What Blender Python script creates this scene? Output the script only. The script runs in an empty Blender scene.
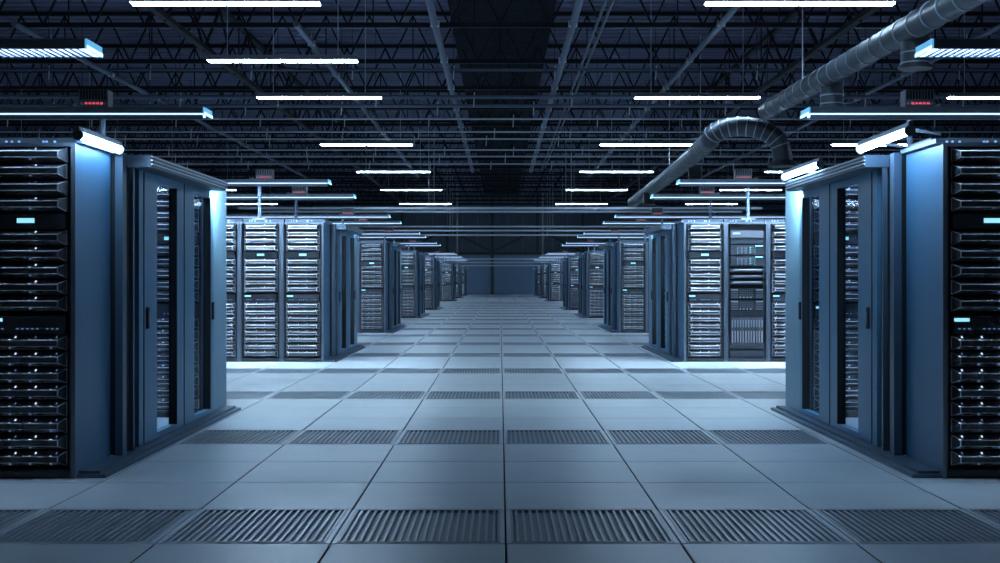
import bpy, math, random
from mathutils import Vector
random.seed(7)
SC = bpy.context.scene
COL = SC.collection
F, VY, H = 1167.0, 279.0, 1.2        # focal length in pixels, horizon row, eye height

# ------------------------------------------------------------ camera
cam_d = bpy.data.cameras.new('camera')
cam = bpy.data.objects.new('camera', cam_d)
COL.objects.link(cam)
cam.location = (0, 0, H)
cam.rotation_euler = (math.pi / 2, 0, 0)
cam_d.sensor_width = 36.0
cam_d.lens = 36.0 * F / 1000.0
cam_d.shift_y = -(281.5 - VY) / 1000.0
cam_d.clip_end = 300
SC.camera = cam

# ------------------------------------------------------------ world and exposure
world = bpy.data.worlds.new('world')
SC.world = world
world.use_nodes = True
bg = world.node_tree.nodes['Background']
bg.inputs[0].default_value = (0.35, 0.45, 0.60, 1)
bg.inputs[1].default_value = 0.03
vs = SC.view_settings
vs.view_transform = 'Standard'
vs.look = 'None'
vs.gamma = 1.0
vs.use_curve_mapping = False
vs.exposure = 0.0
LAMP = (0.50, 0.74, 1.0)
L_AISLE, L_LOUVRE, L_ROW2, L_NEAR, L_TUBE, L_ADDED_END = 60.0, 80.0, 330.0, 60.0, 55.0, 3200.0


# ------------------------------------------------------------ materials
def mat(name, col, rough=0.5, metal=0.0, noise=0.0, nscale=8.0, bump=0.0, emit=None, estr=0.0, spec=0.5):
    m = bpy.data.materials.new(name)
    m.use_nodes = True
    nt = m.node_tree
    b = nt.nodes['Principled BSDF']
    b.inputs['Base Color'].default_value = (*col, 1)
    b.inputs['Roughness'].default_value = rough
    b.inputs['Metallic'].default_value = metal
    b.inputs['Specular IOR Level'].default_value = spec
    if noise or bump:
        tc = nt.nodes.new('ShaderNodeTexCoord')
        nz = nt.nodes.new('ShaderNodeTexNoise')
        nz.inputs['Scale'].default_value = nscale
        nz.inputs['Detail'].default_value = 4
        nt.links.new(tc.outputs['Object'], nz.inputs['Vector'])
        if noise:
            mr = nt.nodes.new('ShaderNodeMapRange')
            mr.inputs[1].default_value, mr.inputs[2].default_value = 0.3, 0.7
            mr.inputs[3].default_value, mr.inputs[4].default_value = 1 - noise, 1 + noise
            nt.links.new(nz.outputs['Fac'], mr.inputs[0])
            mx = nt.nodes.new('ShaderNodeVectorMath')
            mx.operation = 'SCALE'
            mx.inputs[0].default_value = col
            nt.links.new(mr.outputs[0], mx.inputs['Scale'])
            nt.links.new(mx.outputs[0], b.inputs['Base Color'])
            mq = nt.nodes.new('ShaderNodeMapRange')
            mq.inputs[1].default_value, mq.inputs[2].default_value = 0.3, 0.7
            mq.inputs[3].default_value, mq.inputs[4].default_value = rough * (1 - noise), min(1, rough * (1 + noise))
            nt.links.new(nz.outputs['Fac'], mq.inputs[0])
            nt.links.new(mq.outputs[0], b.inputs['Roughness'])
        if bump:
            bp = nt.nodes.new('ShaderNodeBump')
            bp.inputs['Strength'].default_value = bump
            bp.inputs['Distance'].default_value = 0.01
            nt.links.new(nz.outputs['Fac'], bp.inputs['Height'])
            nt.links.new(bp.outputs[0], b.inputs['Normal'])
    if emit:
        b.inputs['Emission Color'].default_value = (*emit, 1)
        b.inputs['Emission Strength'].default_value = estr
    return m


M = {}
M['tile'] = mat('tile_laminate', (0.55, 0.58, 0.60), 0.32, noise=0.06, nscale=3)
M['tile_edge'] = mat('tile_edge_black', (0.02, 0.02, 0.025), 0.6)
M['subfloor'] = mat('subfloor_concrete', (0.02, 0.022, 0.027), 0.9, noise=0.2)
M['grille'] = mat('grille_aluminium', (0.36, 0.39, 0.43), 0.35, metal=0.4, noise=0.08)
M['pan'] = mat('damper_pan_steel', (0.22, 0.245, 0.28), 0.5)
M['rack'] = mat('rack_black_steel', (0.035, 0.043, 0.055), 0.45, noise=0.15, nscale=4)
M['side'] = mat('rack_side_paint', (0.055, 0.155, 0.27), 0.42, noise=0.05, nscale=3)
M['end_panel'] = mat('end_panel_lit_paint', (0.18, 0.31, 0.42), 0.45, noise=0.05, nscale=3)  # paler than the rack sides: strong lamp light put into the colour
M['upright'] = mat('rack_upright_steel', (0.13, 0.16, 0.20), 0.4, metal=0.3)
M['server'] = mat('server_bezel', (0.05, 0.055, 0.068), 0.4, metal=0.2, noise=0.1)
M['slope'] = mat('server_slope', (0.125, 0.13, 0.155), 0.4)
M['glint_trim'] = mat('server_glint_trim', (0.92, 0.89, 0.93), 0.28, metal=0.85)  # near-white metal for edge highlights drawn as rods on the servers
M['notch'] = mat('server_black_notch', (0.012, 0.012, 0.016), 0.5)
M['led'] = mat('led_white', (0.5, 0.6, 0.8), 0.4, emit=(0.55, 0.75, 1.0), estr=1.2)
M['led_dim'] = mat('led_dim', (0.3, 0.4, 0.6), 0.4, emit=(0.25, 0.5, 1.0), estr=0.35)
M['led_green'] = mat('led_green', (0.1, 0.5, 0.4), 0.4, emit=(0.1, 0.9, 0.7), estr=1.2)
M['led_red'] = mat('led_red', (0.5, 0.1, 0.12), 0.4, emit=(1.0, 0.12, 0.16), estr=0.6)
M['screen'] = mat('display_cyan', (0.3, 0.7, 0.8), 0.3, emit=(0.32, 0.80, 0.95), estr=1.1)
M['door'] = mat('door_frame_paint', (0.085, 0.225, 0.36), 0.42, noise=0.05, nscale=3)
M['header'] = mat('header_paint', (0.06, 0.10, 0.15), 0.42, noise=0.05)
M['louvre_fin'] = mat('header_fin_aluminium', (0.55, 0.6, 0.66), 0.35, metal=0.4)
M['gasket'] = mat('black_gasket', (0.01, 0.011, 0.014), 0.7)
M['housing'] = mat('lamp_housing', (0.12, 0.14, 0.17), 0.45, noise=0.05)
M['fin'] = mat('lamp_louvre_fin', (0.16, 0.17, 0.24), 0.4)
M['diff_aisle'] = mat('aisle_lamp_diffuser', (0.8, 0.8, 0.8), 0.5, emit=LAMP, estr=L_AISLE)
M['diff_louvre'] = mat('louvre_lamp_diffuser', (0.8, 0.8, 0.8), 0.5, emit=(0.46, 0.71, 1.0), estr=L_LOUVRE)
M['diff_near'] = mat('near_louvre_lamp_diffuser', (0.8, 0.8, 0.8), 0.5, emit=(0.46, 0.71, 1.0), estr=L_NEAR)
M['diff_row2'] = mat('second_row_lamp_diffuser', (0.8, 0.8, 0.8), 0.5, emit=(0.50, 0.75, 1.0), estr=L_ROW2)
M['diff_tube'] = mat('tube_lamp_diffuser', (0.8, 0.8, 0.8), 0.5, emit=(0.40, 0.68, 1.0), estr=L_TUBE)
M['diff_added_end'] = mat('added_end_lamp_diffuser', (0.8, 0.8, 0.8), 0.5, emit=(0.55, 0.82, 1.0), estr=L_ADDED_END)  # glow of the lamps added behind the header ends
M['diff_added_end_dim'] = mat('dim_added_end_lamp_diffuser', (0.8, 0.8, 0.8), 0.5, emit=(0.55, 0.82, 1.0), estr=400.0)
M['slot'] = mat('lamp_light_slot', (0.7, 0.75, 0.8), 0.5, emit=(0.42, 0.64, 1.0), estr=2.0)
M['endcap'] = mat('lamp_end_cap', (0.3, 0.6, 0.8), 0.4, emit=(0.10, 0.42, 0.75), estr=0.8)
M['endcap_lit'] = mat('lamp_end_diffuser', (0.7, 0.9, 0.9), 0.4, emit=(0.5, 0.9, 1.0), estr=2.0)
M['steel'] = mat('roof_steel', (0.009, 0.011, 0.015), 0.55, noise=0.1, spec=0.12)
M['pipe'] = mat('pipe_paint', (0.075, 0.10, 0.145), 0.5, noise=0.1, spec=0.2)
M['rail'] = mat('rail_galvanised', (0.42, 0.47, 0.53), 0.4, metal=0.4)
M['deck'] = mat('roof_deck', (0.12, 0.13, 0.20), 0.6, noise=0.12, nscale=0.6, spec=0.12)
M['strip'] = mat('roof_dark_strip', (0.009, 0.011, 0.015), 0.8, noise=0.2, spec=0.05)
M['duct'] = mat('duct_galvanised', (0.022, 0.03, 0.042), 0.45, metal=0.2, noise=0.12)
M['band'] = mat('duct_seam_band', (0.20, 0.24, 0.28), 0.3, metal=0.5)
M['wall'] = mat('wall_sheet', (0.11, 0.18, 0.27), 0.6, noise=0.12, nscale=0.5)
M['wall_upper'] = mat('wall_upper_darker', (0.055, 0.08, 0.115), 0.6, noise=0.15, nscale=0.5)  # darker base colour for the panels above the lowest girt
M['girt'] = mat('wall_steel', (0.025, 0.03, 0.04), 0.6)


def glass_mat():
    m = bpy.data.materials.new('door_glass')
    m.use_nodes = True
    nt = m.node_tree
    nt.nodes.clear()
    o = nt.nodes.new('ShaderNodeOutputMaterial')
    t = nt.nodes.new('ShaderNodeBsdfTransparent')
    t.inputs[0].default_value = (0.80, 0.86, 0.92, 1)
    g = nt.nodes.new('ShaderNodeBsdfGlossy')
    g.inputs['Roughness'].default_value = 0.05
    mx = nt.nodes.new('ShaderNodeMixShader')
    mx.inputs[0].default_value = 0.06
    nt.links.new(t.outputs[0], mx.inputs[1])
    nt.links.new(g.outputs[0], mx.inputs[2])
    nt.links.new(mx.outputs[0], o.inputs[0])
    return m


M['glass'] = glass_mat()


# ------------------------------------------------------------ mesh helpers
class MB:
    """collects shapes; build() links them as one mesh object"""
    def __init__(s):
        s.v, s.f, s.mi, s.mats, s.smooth = [], [], [], [], []

    def slot(s, m):
        if m not in s.mats:
            s.mats.append(m)
        return s.mats.index(m)

    def add(s, vs_, fs, m, smooth=False):
        k, i = len(s.v), s.slot(m)
        s.v += [tuple(p) for p in vs_]
        for f in fs:
            s.f.append(tuple(k + q for q in f))
            s.mi.append(i)
            s.smooth.append(smooth)
        return s

    def box(s, x0, x1, y0, y1, z0, z1, m):
        x0, x1 = min(x0, x1), max(x0, x1)
        y0, y1 = min(y0, y1), max(y0, y1)
        z0, z1 = min(z0, z1), max(z0, z1)
        return s.add([(x0, y0, z0), (x1, y0, z0), (x1, y1, z0), (x0, y1, z0), (x0, y0, z1), (x1, y0, z1), (x1, y1, z1), (x0, y1, z1)],
                     [(0, 3, 2, 1), (4, 5, 6, 7), (0, 1, 5, 4), (1, 2, 6, 5), (2, 3, 7, 6), (3, 0, 4, 7)], m)

    def hexa(s, pts, m):
        return s.add(pts, [(0, 3, 2, 1), (4, 5, 6, 7), (0, 1, 5, 4), (1, 2, 6, 5), (2, 3, 7, 6), (3, 0, 4, 7)], m)

    def rod(s, a, b, r, m, n=4, smooth=False):
        a, b = Vector(a), Vector(b)
        d = (b - a).normalized()
        u = d.cross(Vector((0, 0, 1)))
        if u.length < 1e-3:
            u = Vector((1, 0, 0))
        u.normalize()
        w = d.cross(u)
        pts = []
        for c in (a, b):
            for k in range(n):
                t = 2 * math.pi * (k + 0.5) / n
                pts.append(c + r * (math.cos(t) * u + math.sin(t) * w))
        fs = [(k, k + n, (k + 1) % n + n, (k + 1) % n) for k in range(n)]
        s.add(pts, fs, m, smooth)
        return s.add([pts[k] for k in range(n)], [tuple(range(n))], m).add([pts[n + k] for k in range(n)], [tuple(reversed(range(n)))], m)

    def tube(s, path, rad, m, n=16):
        pts = []
        P = [Vector(p) for p in path]
        up = Vector((0.3, 0.1, 1)).normalized()
        for i, p in enumerate(P):
            d = (P[min(i + 1, len(P) - 1)] - P[max(i - 1, 0)]).normalized()
            u = d.cross(up).normalized()
            w = u.cross(d)
            r = rad[i] if isinstance(rad, (list, tuple)) else rad
            for k in range(n):
                t = 2 * math.pi * k / n
                pts.append(p + r * (math.cos(t) * u + math.sin(t) * w))
        fs = [(i * n + k, i * n + (k + 1) % n, (i + 1) * n + (k + 1) % n, (i + 1) * n + k) for i in range(len(P) - 1) for k in range(n)]
        s.add(pts, fs, m, True)
        return s.add(pts[:n], [tuple(reversed(range(n)))], m).add(pts[-n:], [tuple(range(n))], m)

    def mesh(s, name):
        me = bpy.data.meshes.new(name)
        me.from_pydata(s.v, [], s.f)
        for q in s.mats:
            me.materials.append(M[q])
        me.polygons.foreach_set('material_index', s.mi)
        me.polygons.foreach_set('use_smooth', s.smooth)
        me.update()
        return me

    def build(s, name, parent=None, loc=None):
        return put(name, s.mesh(name), parent, loc)


def put(name, me, parent=None, loc=None):
    o = bpy.data.objects.new(name, me)
    COL.objects.link(o)
    if parent:
        o.parent = parent
    if loc is not None:
        o.location = loc
    return o


def thing(name, label, cat, loc=(0, 0, 0), group=None):
    o = bpy.data.objects.new(name, None)
    o.empty_display_size = 0.1
    COL.objects.link(o)
    o.location = loc
    return tag(o, label, cat, group)


def tag(o, label, cat, group=None):
    o['label'] = label
    o['category'] = cat
    if group:
        o['group'] = group
    return o


def structure(o, label=None):
    o['kind'] = 'structure'
    if label:
        o['label'] = label
    return o


def stuff(o):
    o['kind'] = 'stuff'
    return o


SIDE = {-1: 'left', 1: 'right'}
ORD = ['nearest', 'second', 'third', 'fourth', 'fifth', 'sixth', 'seventh', 'farthest']
X0 = 0.055                                    # middle of the aisle
BLOCKS = [7.03, 16.9, 26.0, 35.6, 45.0, 62.5, 72.5, 84.0]
WALL_Y, WALL_X, DECK_Z = 91.0, 27.0, 8.0

# ------------------------------------------------------------ floor
T = 0.796
TX, TY = 0.0266, 5.69 - T / 2                 # a tile corner
floor = structure(MB().box(-WALL_X, WALL_X, -8, WALL_Y, -0.42, -0.40, 'subfloor').build('floor'),
                  'raised floor of pale square tiles with rows of vent grilles')
G = 0.0045


def tile_shape(mb, cx, cy, top=True):
    h = T / 2 - G
    c = 0.004
    a = [(cx - h, cy - h), (cx + h, cy - h), (cx + h, cy + h), (cx - h, cy + h)]
    b = [(cx - h + c, cy - h + c), (cx + h - c, cy - h + c), (cx + h - c, cy + h - c), (cx - h + c, cy + h - c)]
    v = [(x, y, -0.035) for x, y in a] + [(x, y, -c) for x, y in a] + [(x, y, 0) for x, y in b]
    mb.add(v, [(8, 9, 10, 11), (4, 5, 9, 8), (5, 6, 10, 9), (6, 7, 11, 10), (7, 4, 8, 11)], 'tile')
    mb.add(v, [(0, 1, 5, 4), (1, 2, 6, 5), (2, 3, 7, 6), (3, 0, 4, 7)], 'tile_edge')


def in_view(cx, cy):
    ax = abs(cx - X0)
    if cy < 4.3 or ax > 0.43 * cy + 0.9:
        return False
    for b in BLOCKS:
        if b + 0.3 < cy < b + 3.3 and ax > 2.75:
            return False
        if cy >= b + 3.3 and ax / cy > 2.85 / (b + 3.6):
            return False
    return True


cells = []
for j in range(-16, 108):
    for i in range(-33, 33):
        cells.append((TX + (i + 0.5) * T, TY + (j + 0.5) * T, j % 4 == 0))
cells.sort(key=lambda c: (c[1], abs(c[0])))
one = MB()
tile_shape(one, 0, 0)
tile_me = one.mesh('tile')
field = MB()
vents, n_tiles = [], 0
for cx, cy, v in cells:
    see = in_view(cx, cy)
    if v and see and cy < 62:
        vents.append((cx, cy))
    elif see and n_tiles < 290:
        put('tile', tile_me, floor, (cx, cy, 0))
        n_tiles += 1
    else:
        tile_shape(field, cx, cy)
stuff(field.build('tile_field', floor))

OP = 0.36                                      # half the opening of a vent tile
vf = MB()
h = T / 2 - G
for a in ((-h, -OP - 0.012, -h, h), (OP + 0.012, h, -h, h), (-OP - 0.012, OP + 0.012, -h, -OP - 0.012), (-OP - 0.012, OP + 0.012, OP + 0.012, h)):
    vf.box(a[0], a[1], a[2], a[3], -0.035, 0, 'tile')
for a in ((-OP - 0.012, -OP, -OP, OP), (OP, OP + 0.012, -OP, OP), (-OP - 0.012, OP + 0.012, -OP - 0.012, -OP), (-OP - 0.012, OP + 0.012, OP, OP + 0.012)):
    vf.box(a[0], a[1], a[2], a[3], -0.035, 0.003, 'grille')
vent_me = vf.mesh('vent_tile')
slat_me = MB().box(-0.0065, 0.0065, -OP, OP, -0.010, 0.001, 'grille').mesh('slat')
NS = 20
SX = [(-OP + (k + 0.5) * 2 * OP / NS) for k in range(NS)]
all_slats = MB()
for x in SX:
    all_slats.box(x - 0.0065, x + 0.0065, -OP, OP, -0.010, 0.001, 'grille')
pan = MB().box(-OP, OP, -OP, OP, -0.02, -0.011, 'pan').mesh('damper_pan')
slats_me = all_slats.mesh('slats')
for cx, cy in vents:
    o = put('vent_tile', vent_me, floor, (cx, cy, 0))
    if cy < 6.5 and abs(cx) < 3.2:
        for x in SX:
            put('slat', slat_me, o, (x, 0, 0))
    else:
        stuff(put('slats', slats_me, o))
    put('damper_pan', pan, o)

# ------------------------------------------------------------ walls and ceiling
wl = MB()
wl.box(-WALL_X - 0.2, -WALL_X, -8, WALL_Y, -0.4, DECK_Z + 0.3, 'wall')
structure(wl.build('wall_left'), 'side wall of dark sheet panels')
wr = MB()
wr.box(WALL_X, WALL_X + 0.2, -8, WALL_Y, -0.4, DECK_Z + 0.3, 'wall')
structure(wr.build('wall_right'), 'side wall of dark sheet panels')
wb = structure(MB().box(-WALL_X - 0.2, WALL_X + 0.2, WALL_Y + 0.03, WALL_Y + 0.2, -0.4, DECK_Z + 0.3, 'wall').build('wall_back'),
               'blue grey end wall of sheet panels behind dark steel posts')
PW = 1.17
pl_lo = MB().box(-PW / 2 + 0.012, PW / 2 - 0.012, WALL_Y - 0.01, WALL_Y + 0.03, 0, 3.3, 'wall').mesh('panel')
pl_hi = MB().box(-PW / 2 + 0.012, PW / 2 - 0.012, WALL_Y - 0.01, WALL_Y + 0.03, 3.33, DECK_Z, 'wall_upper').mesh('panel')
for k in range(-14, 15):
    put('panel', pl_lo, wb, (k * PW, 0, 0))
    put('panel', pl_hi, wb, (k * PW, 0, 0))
for k in range(-5, 6):
    x = -0.6 + k * 3.5
    z0 = 0 if k % 3 == 0 else 3.1
    MB().box(x - 0.12, x + 0.12, WALL_Y - 0.3, WALL_Y - 0.02, z0, DECK_Z, 'girt').build('wall_post', wb)
for z in (3.2, 5.0, 6.5):
    MB().box(-WALL_X, WALL_X, WALL_Y - 0.24, WALL_Y - 0.05, z - 0.11, z + 0.11, 'girt').build('girt', wb)
for k in range(-4, 5, 2):
    x = -0.6 + k * 3.5
    for d in (-1, 1):
        MB().rod((x, WALL_Y - 0.2, 3.3), (x + d * 3.4, WALL_Y - 0.2, 5.0), 0.10, 'girt').build('brace', wb)

dk = MB()
y, P = -8.0, 0.45
prof = []
while y < WALL_Y:
    prof += [(y, 0.0), (y + 0.13, 0.0), (y + 0.17, 0.15), (y + 0.41, 0.15)]
    y += P
prof.append((WALL_Y + 0.1, 0.0))
dv, df = [], []
for (py, pz) in prof:
    dv += [(-WALL_X, py, DECK_Z + pz), (WALL_X, py, DECK_Z + pz)]
for i in range(len(prof) - 1):
    df.append((2 * i, 2 * i + 2, 2 * i + 3, 2 * i + 1))
dk.add(dv, df, 'deck')
ceiling = structure(dk.build('ceiling'), 'ribbed steel roof deck above the trusses')
structure(MB().box(-1.25, 1.35, -8, WALL_Y, DECK_Z - 0.18, DECK_Z - 0.02, 'strip').build('dark_strip'), 'dark strip along the middle of the roof deck')  # near-black sheet hung below the middle of the deck

# ------------------------------------------------------------ roof trusses
TB, TT = 6.7, 7.85
TRUSS_Y = [25.3, 29.5, 33.6, 37.6] + [41.6 + 4 * k for k in range(12)]
TRUSS_W = 0.55


def truss(n, y):
    half = min(WALL_X - 0.2, 0.43 * y + 6)
    lab = ('%s roof truss of dark steel crossing the top of the picture' % ['nearest', 'second nearest', 'third nearest', 'fourth nearest', 'fifth nearest'][n]) if n < 5 \
        else 'dark steel roof truss far back among many under the roof'
    t = thing('roof_truss', lab, 'truss', (0, y, 0), 'roof trusses far back' if n >= 5 else 'roof trusses near the camera')
    MB().box(-half, half, -0.05, 0.05, TT, TT + 0.1, 'steel').build('top_chord', t)
    MB().box(-half, half, -0.05, 0.05, TB - 0.05, TB + 0.05, 'steel').build('bottom_chord', t)
    k, rest = 0, MB()
    x = -math.floor(half / TRUSS_W) * TRUSS_W
    vis = 0.44 * y
    while x < half - TRUSS_W:
        a, b = (TB, TT) if k % 2 == 0 else (TT, TB)
        near = n < 5 and abs(x) < vis
        mb = MB() if near else rest
        mb.rod((x, 0, a), (x + TRUSS_W, 0, b), 0.028, 'steel')
        if k % 4 == 1:
            mb.rod((x, 0, TT), (x, 0, TB), 0.02, 'steel')
        if near:
            mb.build('web_strut', t)
        k += 1
        x += TRUSS_W
    if rest.v:
        stuff(rest.build('web_struts', t))


for n, y in enumerate(TRUSS_Y):
    truss(n, y)


# ------------------------------------------------------------ roof girders, pipes, conduits
def girder(x, lab):
    """a lattice girder that runs along the hall under the deck"""
    t = thing('lattice_girder', lab, 'girder', (x, 20, 0), 'lattice girders along the hall')
    for z, nm in ((7.55, 'top_chord'), (6.3, 'bottom_chord')):
        MB().box(-0.07, 0.07, 0, 70, z, z + 0.1, 'steel').build(nm, t)
    w = MB()
    for k in range(46):
        a, b = (6.3, 7.55) if k % 2 == 0 else (7.55, 6.3)
        w.rod((0, k * 1.5, a), (0, k * 1.5 + 1.5, b), 0.035, 'steel')
    stuff(w.build('web_struts', t))


girder(-6.6, 'dark lattice girder running along the hall high on the left')
girder(7.1, 'dark lattice girder running along the hall high on the right')


def long_pipe(x, z, y0, y1, r, lab, hang=True, step=4.0):
    t = thing('ceiling_pipe', lab, 'pipe', (x, y0, z), 'pipes along the hall')
    MB().tube([(0, 0, 0), (0, (y1 - y0) / 2, 0), (0, y1 - y0, 0)], r, 'pipe', 12).build('pipe_run', t)
    if hang:
        y = 0.5 * step
        while y < y1 - y0:
            MB().rod((0, y, r * 0.5), (0, y, TB - z - 0.04), 0.012, 'rail').rod((-r * 1.2, y, 0), (r * 1.2, y, 0), r * 1.1, 'rail', 4).build('hanger', t)
            y += step


long_pipe(-1.34, 6.45, 18, 57, 0.075, 'grey pipe along the hall, left of the two flanking the middle')
long_pipe(1.50, 6.45, 18, 57, 0.075, 'grey pipe along the hall, right of the two flanking the middle')
long_pipe(-4.2, 6.45, 24, 60, 0.065, 'grey pipe along the hall above the left aisle lamps')
long_pipe(4.55, 6.45, 18, 60, 0.065, 'grey pipe along the hall above the right aisle lamps')
long_pipe(-10.0, 6.45, 24, 60, 0.06, 'grey pipe along the hall at the far upper left')
long_pipe(10.4, 6.45, 24, 60, 0.06, 'grey pipe along the hall at the far upper right')
long_pipe(2.06, 6.62, 18, 57, 0.03, 'thin conduit beside the right middle pipe', False)
long_pipe(2.20, 6.62, 18, 57, 0.03, 'outer thin conduit of the pair right of the middle', False)


def cross_pipe(y, z, r, lab, half, m='pipe'):
    t = thing('cross_pipe', lab, 'pipe', (0, y, z), 'pipes across the hall')
    MB().tube([(-half, 0, 0), (0, 0, 0), (half, 0, 0)], r, m, 10).build('pipe_run', t)
    x = -half + 1.1 + (y * 7) % 1.3
    while x < half:
        g = MB().rod((x, 0, 0), (x, 0, DECK_Z + 0.16 - z), 0.009, 'steel')
        g.rod((x, 0, -0.25), (x + 0.02, 0, 0.12), 0.02, 'rail').build('hanger', t)
        x += 2.6


cross_pipe(31.0, 1.2 + 182 * 31 / F, 0.05, 'thick grey pipe across the hall just above the third aisle lamps', 16)
cross_pipe(31.6, 1.2 + 173 * 31.6 / F, 0.05, 'thick grey pipe across the hall just below the third aisle lamps', 16)
cross_pipe(30.0, 1.2 + 213 * 30 / F - 0.1, 0.035, 'grey conduit across the hall along the second roof truss', 16)
for q, (yy, py) in enumerate(((36, 119), (40, 132), (42, 139), (44, 150), (46, 156.5), (50, 164))):
    cross_pipe(yy, 1.2 + (VY - py) * yy / F, 0.028,
               'thin conduit across the hall, %s of the six under the roof' % ['highest', 'second highest', 'third highest', 'fourth highest', 'fifth highest', 'lowest'][q], 20, 'rail')
def cross_rail(y, z, lab, half):
    t = thing('cable_ladder', lab, 'cable ladder', (0, y, z), 'cable ladders across the aisle')
    for dy_, dz in ((0.0, 0.0), (0.3, 0.0)):
        MB().box(-half, half, dy_ - 0.02, dy_ + 0.02, -0.04, 0.04, 'rail').build('side_rail', t)
    r = MB()
    x = -half + 0.2
    while x < half:
        r.box(x - 0.015, x + 0.015, 0, 0.3, -0.03, -0.01, 'pipe')
        x += 0.6
    stuff(r.build('rungs', t))
    for x in (-3.0, 3.0):
        MB().rod((x, 0.15, 0), (x, 0.15, DECK_Z + 0.16 - z), 0.012, 'rail').build('hanger', t)


for q, (yy, py) in enumerate(((49, 208), (53, 211.5), (66, 226.5), (70, 230.5), (74, 235))):
    cross_rail(yy, 1.2 + (VY - py) * yy / F, 'pale cable ladder across the aisle, %s of the upper five' % ['highest', 'second highest', 'third highest', 'fourth highest', 'lowest'][q], 11)
for q, (yy, py) in enumerate(((80, 259), (82, 262.4), (83, 265.6))):
    cross_rail(yy, 1.2 + (VY - py) * yy / F, 'pale cable ladder low before the end wall, %s of three' % ['top', 'middle', 'lowest'][q], 6)


# ------------------------------------------------------------ aisle lamps hanging from the roof
LZ = 5.53
LLEN = 2.98


def aisle_lamp_meshes():
    hs = MB()
    hl = LLEN / 2
    hs.hexa([(-hl, -0.12, 0.012), (hl, -0.12, 0.012), (hl, 0.12, 0.012), (-hl, 0.12, 0.012),
             (-hl + 0.03, -0.08, 0.11), (hl - 0.03, -0.08, 0.11), (hl - 0.03, 0.08, 0.11), (-hl + 0.03, 0.08, 0.11)], 'housing')
    di = []
    for a, b in ((-hl + 0.01, -0.012), (0.012, hl - 0.01)):
        d = MB()
        d.hexa([(a + 0.02, -0.06, -0.018), (b, -0.06, -0.018), (b, 0.06, -0.018), (a + 0.02, 0.06, -0.018),
                (a, -0.10, 0.01), (b, -0.10, 0.01), (b, 0.10, 0.01), (a, 0.10, 0.01)], 'diff_aisle')
        di.append(d.mesh('diffuser'))
    jt = MB().box(-0.012, 0.012, -0.08, 0.08, -0.024, 0.012, 'housing').mesh('joint')
    rd = MB().rod((0, 0, 0.1), (0, 0, DECK_Z + 0.16 - LZ), 0.008, 'rail').mesh('hanger')
    return hs.mesh('housing'), di, jt, rd


AH, AD, AJ, AR = aisle_lamp_meshes()


def aisle_lamp(x, y, lab, grp):
    t = thing('aisle_lamp', lab, 'lamp', (x, y, LZ), grp)
    put('housing', AH, t)
    for d in AD:
        put('diffuser', d, t)
    put('joint', AJ, t)
    for xx in (-1.1, 1.1):
        put('hanger', AR, t, (xx, 0, 0))


LY = [18.37, 27.9, 37.7, 47.2, 56.8, 67.4]
WH = ['nearest', 'second nearest', 'third nearest', 'fourth nearest', 'fifth nearest', 'farthest']
for k, y in enumerate(LY):
    aisle_lamp(-4.32, y, '%s white linear lamp of the inner left ceiling row' % WH[k] if k else 'white linear lamp at the very top left of the picture', 'inner left ceiling lamps')
    aisle_lamp(4.71, y, '%s white linear lamp of the inner right ceiling row' % WH[k] if k else 'white linear lamp at the very top right of the picture', 'inner right ceiling lamps')
    if k:
        aisle_lamp(12.2, y, '%s white linear lamp of the outer right ceiling row' % WH[k], 'outer right ceiling lamps')
        aisle_lamp(-14.36, y, '%s white linear lamp of the outer left ceiling row' % WH[k], 'outer left ceiling lamps')
for sx, x in ((-1, -4.32), (1, 4.71)):
    aisle_lamp(x, 13.57, 'added white linear lamp above the first cross aisle on the %s' % SIDE[sx], 'added ceiling lamps of the cross aisle')  # pair added above the view to light the cross aisle floor
aisle_lamp(-4.32, 23.2, 'extra white linear lamp between the first two of the inner left row', 'inner left ceiling lamps')

# ------------------------------------------------------------ spiral duct on the right
duct = thing('spiral_duct', 'galvanised spiral air duct running along the upper right with drop outlets', 'duct', (0, 0, 0))
DX, DZ, DR = 5.3, 4.6, 0.175


def dpos(y):
    return (5.62 - 0.022 * (y - 13), y, DZ)


MB().tube([dpos(11), dpos(17), dpos(23.6)], DR, 'duct', 20).build('duct_run', duct)
for k in range(24):
    y = 12 + k * 0.5
    if y < 23.5:
        p = Vector(dpos(y))
        MB().tube([p + Vector((0, -0.012, 0)), p + Vector((0, 0.012, 0))], DR + 0.012, 'band', 20).build('seam_band', duct)
for y in (15.9, 19.6):
    p = Vector(dpos(y))
    s = MB()
    s.tube([p + Vector((0.1, 0, 0)), p + Vector((0.1, 0, -0.25)), p + Vector((0.1, 0, -0.5))], 0.19, 'duct', 16)
    s.tube([p + Vector((0.1, 0, -0.5)), p + Vector((0.1, 0, -0.54))], 0.225, 'duct', 16)
    o = s.build('drop_outlet', duct)
    for dz in (-0.32, -0.46):
        MB().tube([p + Vector((0.1, 0, dz - 0.01)), p + Vector((0.1, 0, dz + 0.01))], 0.2, 'band', 16).build('seam_band', o)
MB().rod((dpos(14)[0], 14, DZ), (dpos(14)[0], 14, TB), 0.012, 'rail').rod((dpos(21)[0], 21, DZ), (dpos(21)[0], 21, TB), 0.012, 'rail').build('hanger_rods', duct)
duct['label'] = 'galvanised spiral air duct running along the upper right with drop outlets'

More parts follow.
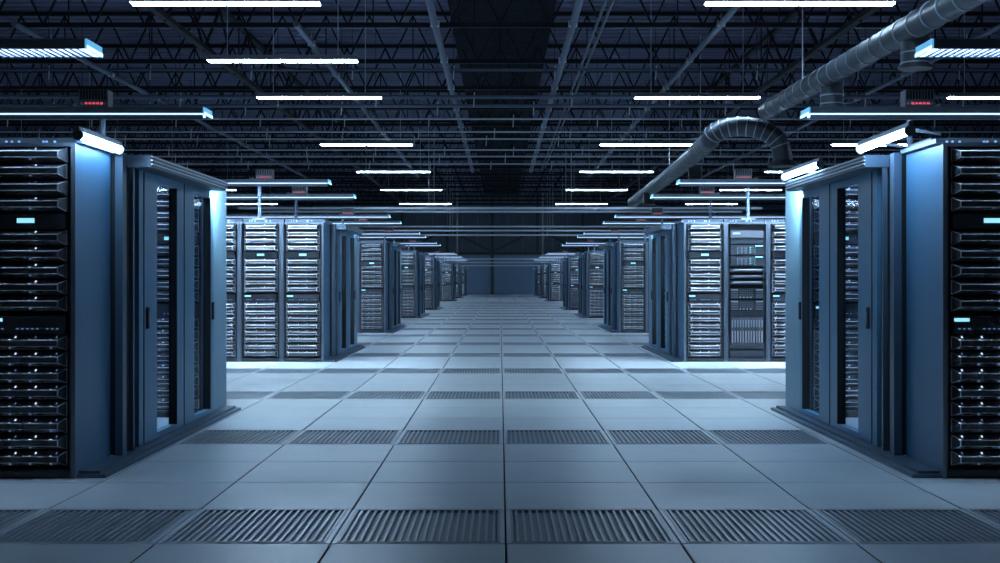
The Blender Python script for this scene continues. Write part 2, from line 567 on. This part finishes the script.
elbow = thing('elbow_duct', 'curved spiral air duct bending down to an outlet, right of the aisle lamps', 'duct', (0, 0, 0))
path = [(5.9, 52, DZ), (5.75, 45, DZ), (5.5, 36, DZ), (5.15, 28.6, DZ)]
arc = []
for k in range(13):
    a = math.pi * k / 12
    arc.append((5.1 + 0.78 * (1 - math.cos(a)), 28.2 - 0.6 * math.sin(a * 0.5), DZ + 0.28 * math.sin(a) - 0.42 * (k / 12) ** 3))
path2 = path + arc + [(arc[-1][0] + 0.03, arc[-1][1], arc[-1][2] - 0.2)]
MB().tube(path2, 0.23, 'duct', 18).build('duct_run', elbow)
end = Vector(path2[-1])
MB().tube([end + Vector((0, 0, 0.02)), end + Vector((0, 0, -0.12))], [0.24, 0.36], 'duct', 18).build('outlet_cone', elbow)
for k in range(40):
    y = 29 + k * 0.5
    if y < 51:
        i = max(q for q in range(3) if path[q][1] >= y)
        (xa, ya, _), (xb, yb, _) = path[i], path[i + 1]
        x = xa + (xb - xa) * (y - ya) / (yb - ya)
        MB().tube([(x, y - 0.014, DZ), (x, y + 0.014, DZ)], 0.243, 'band', 18).build('seam_band', elbow)
for k in range(1, 12):
    p, q = Vector(arc[k]), Vector(arc[min(k + 1, 12)]) - Vector(arc[k - 1])
    q.normalize()
    MB().tube([p - 0.012 * q, p + 0.012 * q], 0.243, 'band', 18).build('seam_band', elbow)
for y in (32.6, 38.6, 47):
    MB().rod((5.6, y, DZ + 0.1), (5.6, y, DECK_Z + 0.16), 0.012, 'rail').build('hanger', elbow)
for y in (33.5, 44):
    MB().tube([(5.6, y, DZ - 0.15), (5.6, y, DZ - 0.55), (5.6, y, DZ - 0.6)], [0.2, 0.2, 0.3], 'duct', 16).build('drop_outlet', elbow)

# ------------------------------------------------------------ server racks
RW, RD, RH = 0.61, 0.62, 2.02                 # a rack's width, depth and height
HW = RW / 2
SLOT = 0.0998
G1 = [1.950 - SLOT * k for k in range(4)]
G2 = [1.449 - SLOT * k for k in range(5)]
G3 = [0.814 - SLOT * k for k in range(8)]


def cabinet_mesh():
    c = MB()
    c.box(-HW + 0.001, -HW + 0.016, 0.0, RD, 0.0, RH, 'side').box(HW - 0.016, HW - 0.001, 0.0, RD, 0.0, RH, 'side')
    c.box(-HW + 0.016, HW - 0.016, RD - 0.02, RD, 0.0, RH, 'rack')
    c.box(-HW + 0.016, HW - 0.016, 0.0, RD - 0.02, RH - 0.016, RH, 'rack')
    c.box(-HW + 0.016, HW - 0.016, 0.004, RD - 0.02, 0.0, 0.055, 'rack')
    c.box(-HW + 0.016, HW - 0.016, 0.09, 0.10, 0.055, RH - 0.016, 'gasket')
    for s in (-1, 1):
        c.box(s * 0.245, s * (HW - 0.016), 0.045, 0.06, 0.055, RH - 0.016, 'rack')
    return c.mesh('cabinet')


def upright_mesh():
    u = MB().box(-0.0135, 0.0135, -0.016, 0.0, 0.0, RH, 'upright')
    return u.mesh('upright')


CAB, UPR = cabinet_mesh(), upright_mesh()
TOPB = MB().box(-HW + 0.03, HW - 0.03, -0.016, 0.0, RH - 0.024, RH, 'upright').mesh('top_rail')
BOTB = MB().box(-HW + 0.03, HW - 0.03, -0.016, 0.0, 0.012, 0.05, 'rack').mesh('kick_plate')

YB, YF = 0.03, -0.03
EW, EH, FW, FH = 0.236, 0.044, 0.203, 0.0185


def server_mesh():
    m = MB()
    m.box(-EW, EW, YB, 0.09, -EH, EH, 'server')
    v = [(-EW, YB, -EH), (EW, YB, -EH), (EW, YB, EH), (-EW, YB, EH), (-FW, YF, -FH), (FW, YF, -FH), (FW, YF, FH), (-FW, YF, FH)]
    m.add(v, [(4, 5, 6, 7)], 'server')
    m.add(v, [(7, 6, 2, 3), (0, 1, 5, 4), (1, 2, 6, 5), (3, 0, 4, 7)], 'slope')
    # dark vents on the sloping faces
    for x in (-0.15, -0.027, 0.10):
        for s in (-1, 1):
            a = 0.35
            yy, zz = YF + (YB - YF) * a, s * (FH + (EH - FH) * a)
            m.box(x - 0.028, x + 0.012, yy - 0.016, yy + 0.016, zz - 0.003, zz + 0.003, 'notch')
    return m.mesh('server')


def glint_trim_mesh(r=0.004):  # rods added along the bezel edges to stand for their highlights
    t = MB()
    E = {(sx, sz): (sx * EW, YB, sz * EH) for sx in (-1, 1) for sz in (-1, 1)}
    Q = {(sx, sz): (sx * FW, YF, sz * FH) for sx in (-1, 1) for sz in (-1, 1)}
    for sz in (-1, 1):
        t.rod(Q[(-1, sz)], Q[(1, sz)], r if sz > 0 else r * 0.65, 'glint_trim', 8, True)
    for sx in (-1, 1):
        t.rod(Q[(sx, -1)], Q[(sx, 1)], r, 'glint_trim', 6, True)
        t.rod(E[(sx, -1)], E[(sx, 1)], r * 1.2, 'glint_trim', 6, True)
        for sz in (-1, 1):
            t.rod(Q[(sx, sz)], E[(sx, sz)], r, 'glint_trim', 6, True)
    return t.mesh('glint_trim')


def led_mesh(seed):
    rnd = random.Random(seed)
    m = MB()
    for x in (-0.205, -0.085, 0.037, 0.163):
        a = 0.55
        if seed >= 6 and x != 0.037:
            continue
        yy, zz = YF + (YB - YF) * a, FH + (EH - FH) * a
        big = rnd.random() < 0.6
        s = 0.0045 if big else 0.003
        m.rod((x + 0.022, yy - 0.006, zz), (x + 0.022, yy + 0.006, zz + 0.006), s, 'led' if big else 'led_dim', 6)
        m.box(x - 0.009, x + 0.004, YF - 0.002, YF + 0.004, FH - 0.001, FH + 0.005, 'led')
        if rnd.random() < 0.6:
            m.box(x - 0.01, x + 0.002, YF + 0.012, YF + 0.018, -FH - 0.013, -FH - 0.007, 'led_dim')
    return m.mesh('indicators')


SRV, GLINT = server_mesh(), glint_trim_mesh()
GLINT_MID = glint_trim_mesh(0.0036)
GLINT_FAR = glint_trim_mesh(0.0026)
LEDS = [led_mesh(s) for s in range(6)]
LEDS_FEW = [led_mesh(s) for s in range(6, 9)]
PANEL_A = MB().box(-EW, EW, 0.0, 0.05, -0.044, 0.044, 'server').mesh('blank_panel')
DISP = MB().box(-0.052, 0.052, -0.004, 0.004, -0.014, 0.014, 'screen').mesh('display')
PANEL_B = MB().box(-EW, EW, 0.0, 0.05, -0.055, 0.055, 'server').mesh('blank_panel')
DISP_B = MB().box(-0.045, 0.045, -0.004, 0.004, -0.010, 0.010, 'screen').mesh('display')
dd = MB()
for k in range(14):
    if k not in (3, 4, 10):
        dd.box(-0.2 + k * 0.03 - 0.007, -0.2 + k * 0.03 + 0.007, -0.003, 0.003, -0.003, 0.003, 'led_dim')
DOTS = dd.mesh('indicators')
tl = MB()
for x in (-0.20, -0.165, -0.12, 0.03, 0.05, 0.10):
    tl.rod((x, -0.004, 0), (x, 0.004, 0), 0.008, 'led_dim', 6)
TOPLED = tl.mesh('indicators')
TOPBOX = MB().box(-HW + 0.01, HW - 0.01, 0.2, 0.58, RH, RH + 0.055, 'rack').mesh('top_unit')


def rack(x, y, lab, grp, detail=2, seed=0, network=False, near_row=False):
    rnd = random.Random(seed)
    t = thing('server_rack', lab, 'server rack', (x, y, 0), grp)
    put('cabinet', CAB, t)
    for s in (-1, 1):
        put('upright', UPR, t, (s * (HW - 0.0145), 0, 0))
    put('top_rail', TOPB, t)
    put('kick_plate', BOTB, t)
    u = put('top_unit', TOPBOX, t)
    if detail == 2:
        stuff(put('indicators', TOPLED, u, (0, 0.196, RH + 0.03)))
    if network:
        network_gear(t)
        return t
    for z in G1 + G2 + G3:
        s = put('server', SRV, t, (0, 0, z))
        put('glint_trim', GLINT if near_row else (GLINT_MID if detail == 2 else GLINT_FAR), s)
        if detail:
            stuff(put('indicators', LEDS[rnd.randrange(6)] if z in G3 else LEDS_FEW[rnd.randrange(3)], s))
    p = put('blank_panel', PANEL_A, t, (0, 0, 1.548))
    put('display', DISP, p, (0.0, 0, 0.004))
    p = put('blank_panel', PANEL_B, t, (0, 0, 0.922))
    put('display', DISP_B, p, (-0.185, 0, 0.032))
    if detail:
        stuff(put('indicators', DOTS, p, (0, 0, -0.022)))
    return t


def network_gear(t):
    def face(name, z, hh, m='server', y0=0.0):
        return MB().box(-EW, EW, y0, 0.06, -hh, hh, m).build(name, t, (0, 0, z))
    face('blank_panel', 1.95, 0.045, 'rack', 0.02)
    p = face('blank_panel', 1.85, 0.05, 'slope')
    MB().box(-0.05, 0.05, -0.004, 0.004, -0.008, 0.008, 'screen').build('display', p, (-0.15, 0, 0.01))
    face('blank_panel', 1.755, 0.04, 'rack', 0.01)
    for q, z in enumerate((1.62, 1.46)):
        s = face('network_switch', z, 0.072, 'rack')
        g = MB()
        for r in range(3):
            for k in range(5):
                g.box(-0.14 + k * 0.032, -0.122 + k * 0.032, -0.006, 0.002, -0.045 + r * 0.035, -0.02 + r * 0.035, 'slope')
            g.box(0.03, 0.10, -0.005, 0.002, -0.04 + r * 0.035, -0.02 + r * 0.035, 'slope')
            g.box(0.035, 0.06, -0.007, 0.0, -0.035 + r * 0.035, -0.03 + r * 0.035, 'led_green')
            for k in range(4):
                g.box(-0.14 + k * 0.06, -0.134 + k * 0.06, -0.007, 0.0, -0.05 + r * 0.035, -0.045 + r * 0.035, 'led')
        stuff(g.build('ports', s))
        MB().box(0.12, 0.228, -0.006, 0.002, 0.052, 0.066, 'screen').build('display', s)
        gl = MB()
        for k in range(4):
            gl.rod((0.115, -0.004, -0.05 + k * 0.028), (0.115, 0.004, -0.05 + k * 0.028), 0.004, 'led_green', 6)
        stuff(gl.build('indicators', s))
    for z in (1.325, 1.235, 1.15):
        s = MB().box(-EW, EW, -0.02, 0.06, -0.026, 0.026, 'server').build('server', t, (0, 0, z))
        MB().rod((-0.2, -0.026, 0), (0.2, -0.026, 0), 0.017, 'slope', 8, True).build('handle_bar', s)
    for z in (0.99, 0.82):
        s = face('patch_panel', z, 0.075, 'rack')
        g = MB()
        for r in range(4):
            for x in (-0.23, 0.13):
                g.box(x, x + 0.1, -0.006, 0.002, -0.065 + r * 0.036, -0.045 + r * 0.036, 'slope' if r < 3 else 'rail')
            for k in range(6):
                g.box(-0.1 + k * 0.033, -0.085 + k * 0.033, -0.006, 0.002, -0.05 + r * 0.028, -0.035 + r * 0.028, 'slope')
            g.box(-0.1 + 0.05 * r, -0.092 + 0.05 * r, -0.008, 0.0, -0.06, -0.052, 'led')
        stuff(g.build('ports', s))
    face('blank_panel', 0.70, 0.035, 'rack', 0.02)
    ch = MB().box(-EW, EW, 0.02, 0.08, -0.26, 0.21, 'rack').build('blade_chassis', t, (0, 0, 0.45))
    bl = MB().box(-0.014, 0.014, -0.02, 0.03, -0.19, 0.195, 'slope')
    bl.box(-0.008, 0.008, -0.026, -0.02, -0.17, 0.0, 'glint_trim').box(-0.008, 0.008, -0.026, -0.02, 0.05, 0.16, 'rail')
    bm_ = bl.mesh('blade')
    for k in range(12):
        put('blade', bm_, ch, (-0.215 + k * 0.039, 0, 0))
    face('blank_panel', 0.115, 0.05, 'rack', 0.02)
    t['label'] = 'network rack of switches over a blade chassis, second from aisle on the right'


RACK_IN = 2.607                               # the aisle side of the outermost racks, from the aisle's middle
CNT = [2, 4, 2, 2, 2, 2, 2, 2]
POSN = ['at the aisle end of', 'second from the aisle in', 'third from the aisle in', 'fourth from the aisle in']
for s in (-1, 1):
    for b, yb in enumerate(BLOCKS):
        if s == -1 or True:
            for k in range(CNT[b]):
                rack(X0 + s * (RACK_IN + HW + k * RW), yb, 'dark server rack %s the %s row on the %s' % (POSN[k], ORD[b], SIDE[s]),
                     'server racks of the %s row on the %s' % (ORD[b], SIDE[s]), 2 if b < 2 else (1 if b < 4 else 0), seed=b * 10 + k + 100 * (s > 0),
                     network=(s == 1 and b == 1 and k == 1), near_row=(b == 0))
        for k in range(2 if b == 0 else 1):
            rack(X0 + s * (RACK_IN + HW + k * RW), yb + 3.08, 'server rack %s the glass doors of the %s row on the %s' % (
                'just behind' if k == 0 else 'deeper behind', ORD[b], SIDE[s]), 'racks behind the glass doors', 1 if b < 2 else 0, seed=b * 10 + k + 500)


# ------------------------------------------------------------ aisle enclosures at the ends of the rack rows
def enclosure_meshes(s):
    """coordinates: x = s * distance from the aisle's middle, y from the row's front"""
    out = {}
    B = lambda mb, a, b, y0, y1, z0, z1, m: mb.box(s * a, s * b, y0, y1, z0, z1, m)
    p = MB()
    B(p, 2.43, RACK_IN - 0.002, 0.0, 3.68, 0.0, 0.022, 'header')
    B(p, 2.475, RACK_IN - 0.002, 0.03, 3.66, 0.022, 0.04, 'header')
    out['plinth'] = p
    c = MB()
    B(c, 2.535, 2.585, 0.64, 0.72, 0.04, 2.03, 'header')
    out['corner_post'] = c
    g = MB()
    B(g, 2.575, 2.625, 0.66, 1.02, 0.04, 2.02, 'gasket')  # near-black sheet added to stand for the shaded gap by the post
    out['gap_shade_sheet'] = g
    th = MB()
    B(th, 2.535, 2.565, 0.86, 0.89, 0.04, 1.96, 'header')
    out['thin_post'] = th
    hd = MB()
    B(hd, 2.41, 2.60, 0.85, 3.02, 1.956, 2.037, 'header')
    out['header'] = hd
    fins = []
    for z in (1.974, 1.998, 2.022):
        f = MB()
        B(f, 2.398, 2.412, 0.85, 3.02, z, z + 0.007, 'louvre_fin')
        fins.append(f)
    out['fins'] = fins
    doors = []
    for y0 in (1.02, 2.06):
        y1 = y0 + 1.035
        d = MB()
        w0, w1 = y0 + 0.42, y0 + 0.94
        B(d, 2.545, 2.60, y0, w0, 0.045, 1.955, 'door')
        B(d, 2.545, 2.60, w1, y1, 0.045, 1.955, 'door')
        B(d, 2.545, 2.60, w0, w1, 1.895, 1.955, 'door')
        B(d, 2.545, 2.60, w0, w1, 0.045, 0.085, 'door')
        pane = MB()
        B(pane, 2.578, 2.584, w0 - 0.01, w1 + 0.01, 0.08, 1.90, 'glass')
        gk = MB()
        B(gk, 2.54, 2.602, w1 - 0.02, w1, 0.085, 1.895, 'gasket')
        sm = MB()
        B(sm, 2.541, 2.546, y0 + 0.10, y0 + 0.112, 0.05, 1.95, 'gasket')
        hn = MB()
        hy = y0 + 0.16 if y0 < 2 else y1 - 0.05
        B(hn, 2.53, 2.546, hy, hy + 0.035, 0.85, 1.0, 'gasket')
        B(hn, 2.525, 2.531, hy + 0.01, hy + 0.025, 0.88, 0.97, 'upright')
        doors.append((d, pane, gk, sm, hn))
    out['doors'] = doors
    el = MB()
    B(el, 2.445, 2.56, 3.02, 3.03, 1.965, 2.02, 'diff_added_end')  # hidden lamp added to brighten the end panel
    out['added_end_lamp'] = el
    ed = MB()
    B(ed, 2.445, 2.56, 3.02, 3.03, 1.965, 2.02, 'diff_added_end_dim')  # weaker version of the same added lamp for the farther rows
    out['added_end_lamp_dim'] = ed
    e = MB()
    B(e, 2.575, 2.603, 3.10, 3.72, 0.04, 2.03, 'end_panel')
    out['end_panel'] = e
    r = MB()
    B(r, 2.57, 2.605, 0.0, 0.62, 2.02, 2.045, 'header')
    out['top_edge'] = r
    cv = lambda q: q.mesh('m')
    res = {}
    for k, q in out.items():
        if k == 'fins':
            res[k] = [cv(z) for z in q]
        elif k == 'doors':
            res[k] = [[cv(z) for z in d] for d in q]
        else:
            res[k] = cv(q)
    return res


for s in (-1, 1):
    E = enclosure_meshes(s)
    for b, yb in enumerate(BLOCKS):
        t = thing('aisle_enclosure', 'blue grey glazed door enclosure ending the %s row on the %s' % (ORD[b], SIDE[s]), 'enclosure',
                  (X0, yb, 0), 'glazed enclosures along the aisle')
        for k in ('plinth', 'corner_post', 'gap_shade_sheet', 'thin_post', 'end_panel', 'top_edge', 'added_end_lamp'):
            put(k, E['added_end_lamp_dim'] if k == 'added_end_lamp' and b else E[k], t)
        hd = put('header', E['header'], t)
        for f in E['fins']:
            put('fin', f, hd)
        for d in E['doors']:
            dr = put('door', d[0], t)
            for nm, me in zip(('pane', 'gasket', 'seam', 'handle'), d[1:]):
                put(nm, me, dr)


# ------------------------------------------------------------ louvred lamps on posts above the racks
def louvre_lamp_meshes(s, slot, glow='diff_louvre'):
    B = lambda mb, a, b, y0, y1, z0, z1, m: mb.box(s * a, s * b, y0, y1, z0, z1, m)
    Z0, A0, A1 = 2.56, 2.495, 6.6
    hs = MB()
    B(hs, A0 + 0.012, A1, 0.0, 0.27, Z0 + 0.045, Z0 + 0.06, 'housing')
    B(hs, A0 + 0.012, A1, 0.0, 0.012, Z0 if slot else Z0 - 0.042, Z0 + 0.045, 'housing')
    B(hs, A0 + 0.012, A1, 0.258, 0.27, Z0 + (0.02 if not slot else 0.0), Z0 + 0.045, 'housing')
    di = MB()
    B(di, A0 + 0.014, A1, 0.014, 0.256, Z0 + 0.034, Z0 + 0.044, glow)
    lv = MB()
    a = A0 + 0.055
    while a < A1:
        B(lv, a, a + 0.02, 0.013, 0.257, Z0 + 0.002, Z0 + (0.03 if slot else 0.014), 'fin')
        a += 0.042
    ec = MB()
    B(ec, A0, A0 + 0.012, 0, 0.27, Z0, Z0 + 0.06, 'endcap')
    B(ec, A0 - 0.004, A0, 0.0, 0.27, Z0, Z0 + 0.02, 'endcap_lit')
    sl = MB()
    B(sl, A0 + 0.012, A1, -0.006, 0.0, Z0 - 0.004, Z0 + 0.008, 'slot')
    return hs.mesh('housing'), di.mesh('diffuser'), lv.mesh('louvre_fins'), ec.mesh('end_cap'), sl.mesh('light_slot')


PB = MB()
PB.rod((0, 0, 0), (0, 0, 0.58), 0.026, 'pipe', 12, True)
POST = PB.mesh('post')
BASE = MB().box(-0.1, 0.1, -0.05, 0.05, -0.016, 0.0, 'rail').mesh('base_plate')
bx = MB().box(-0.12, 0.12, -0.06, 0.06, 0.0, 0.14, 'housing')
for k in range(9):
    bx.box(-0.108 + k * 0.025, -0.096 + k * 0.025, -0.068, -0.06, 0.06, 0.135, 'gasket')
BOXM = bx.mesh('control_box')
rl = MB()
for k in range(5):
    rl.box(-0.07 + k * 0.032, -0.05 + k * 0.032, -0.068, -0.06, 0.02, 0.036, 'led_red')
for x in (-0.098, 0.098):
    rl.box(x - 0.009, x + 0.009, -0.067, -0.06, 0.018, 0.034, 'rail')
REDS = rl.mesh('indicators')

ARM = MB().box(-0.02, 0.02, 0.0, 0.62, 2.622, 2.65, 'pipe').mesh('arm')
for s in (-1, 1):
    near_set, far_set, mid_set = louvre_lamp_meshes(s, True, 'diff_near'), louvre_lamp_meshes(s, False), louvre_lamp_meshes(s, False, 'diff_row2')
    for b, yb in enumerate(BLOCKS):
        for q, dy in enumerate((-0.14 if b == 0 else -0.3, 2.6)):
            first = b == 0 and q == 0
            HS, DI, LV, EC, SL = near_set if first else (mid_set if b == 1 and q == 0 else far_set)
            t = thing('louvred_lamp', 'louvred lamp on post over %s of the %s row on the %s' % (('front racks', 'rear racks')[q], ORD[b], SIDE[s]),
                      'lamp', (X0, yb + dy, 0), 'louvred lamps above the racks')
            put('housing', HS, t)
            put('diffuser', DI, t)
            stuff(put('louvre_fins', LV, t))
            put('end_cap', EC, t)
            if not first:
                put('light_slot', SL, t)
            zt = RH + 0.055
            px = 3.6
            ry = (3.08 if q else 0.0) - dy + 0.3
            p = put('post', POST, t, (s * px, ry, zt))
            put('base_plate', BASE, p, (0, 0, 0.016))
            a = put('arm', ARM, t, (s * px, 0, 0))
            a.scale.y = (ry + 0.02) / 0.62
            c = put('control_box', BOXM, t, (s * (px - 0.19), 0.06, 2.622))
            stuff(put('indicators', REDS, c))


# ------------------------------------------------------------ short tube lamps
def tube_lamp(a, b, lab, sup=None):
    """a round diffuser on a slim back channel from a to b"""
    t = thing('tube_lamp', lab, 'lamp', a, 'short tube lamps')
    d = Vector(b) - Vector(a)
    MB().rod((0, 0, 0), d, 0.024, 'diff_tube', 10, True).build('diffuser', t)
    off = Vector((0, 0, 0.036))
    MB().rod(off - 0.03 * d.normalized(), d + off + 0.03 * d.normalized(), 0.02, 'housing', 4).build('channel', t)
    for k in (0.0, 1.0):
        c = d * k
        u = d.normalized() * (0.02 if k else -0.02)
        MB().rod(c, c + u, 0.033, 'housing', 10, True).build('end_cap', t)
    if sup is not None:
        for k in (0.15, 0.85):
            MB().rod(d * k + off, d * k + Vector(sup), 0.012, 'housing').build('bracket', t)


tube_lamp((2.42, 6.9, 2.075), (2.43, 7.86, 2.075), 'bright tube lamp on brackets at the near right rack end', (0.235, 0, 0.0))
tube_lamp((2.44, 8.9, 2.075), (2.44, 10.0, 2.075), 'bright tube lamp lying along the header of the near right enclosure', (0, 0, -0.035))
tube_lamp((-2.478, 6.86, 2.046), (-2.488, 7.62, 2.046), 'bright tube lamp along the top side edge of the near left rack', (-0.055, 0, 0.0))
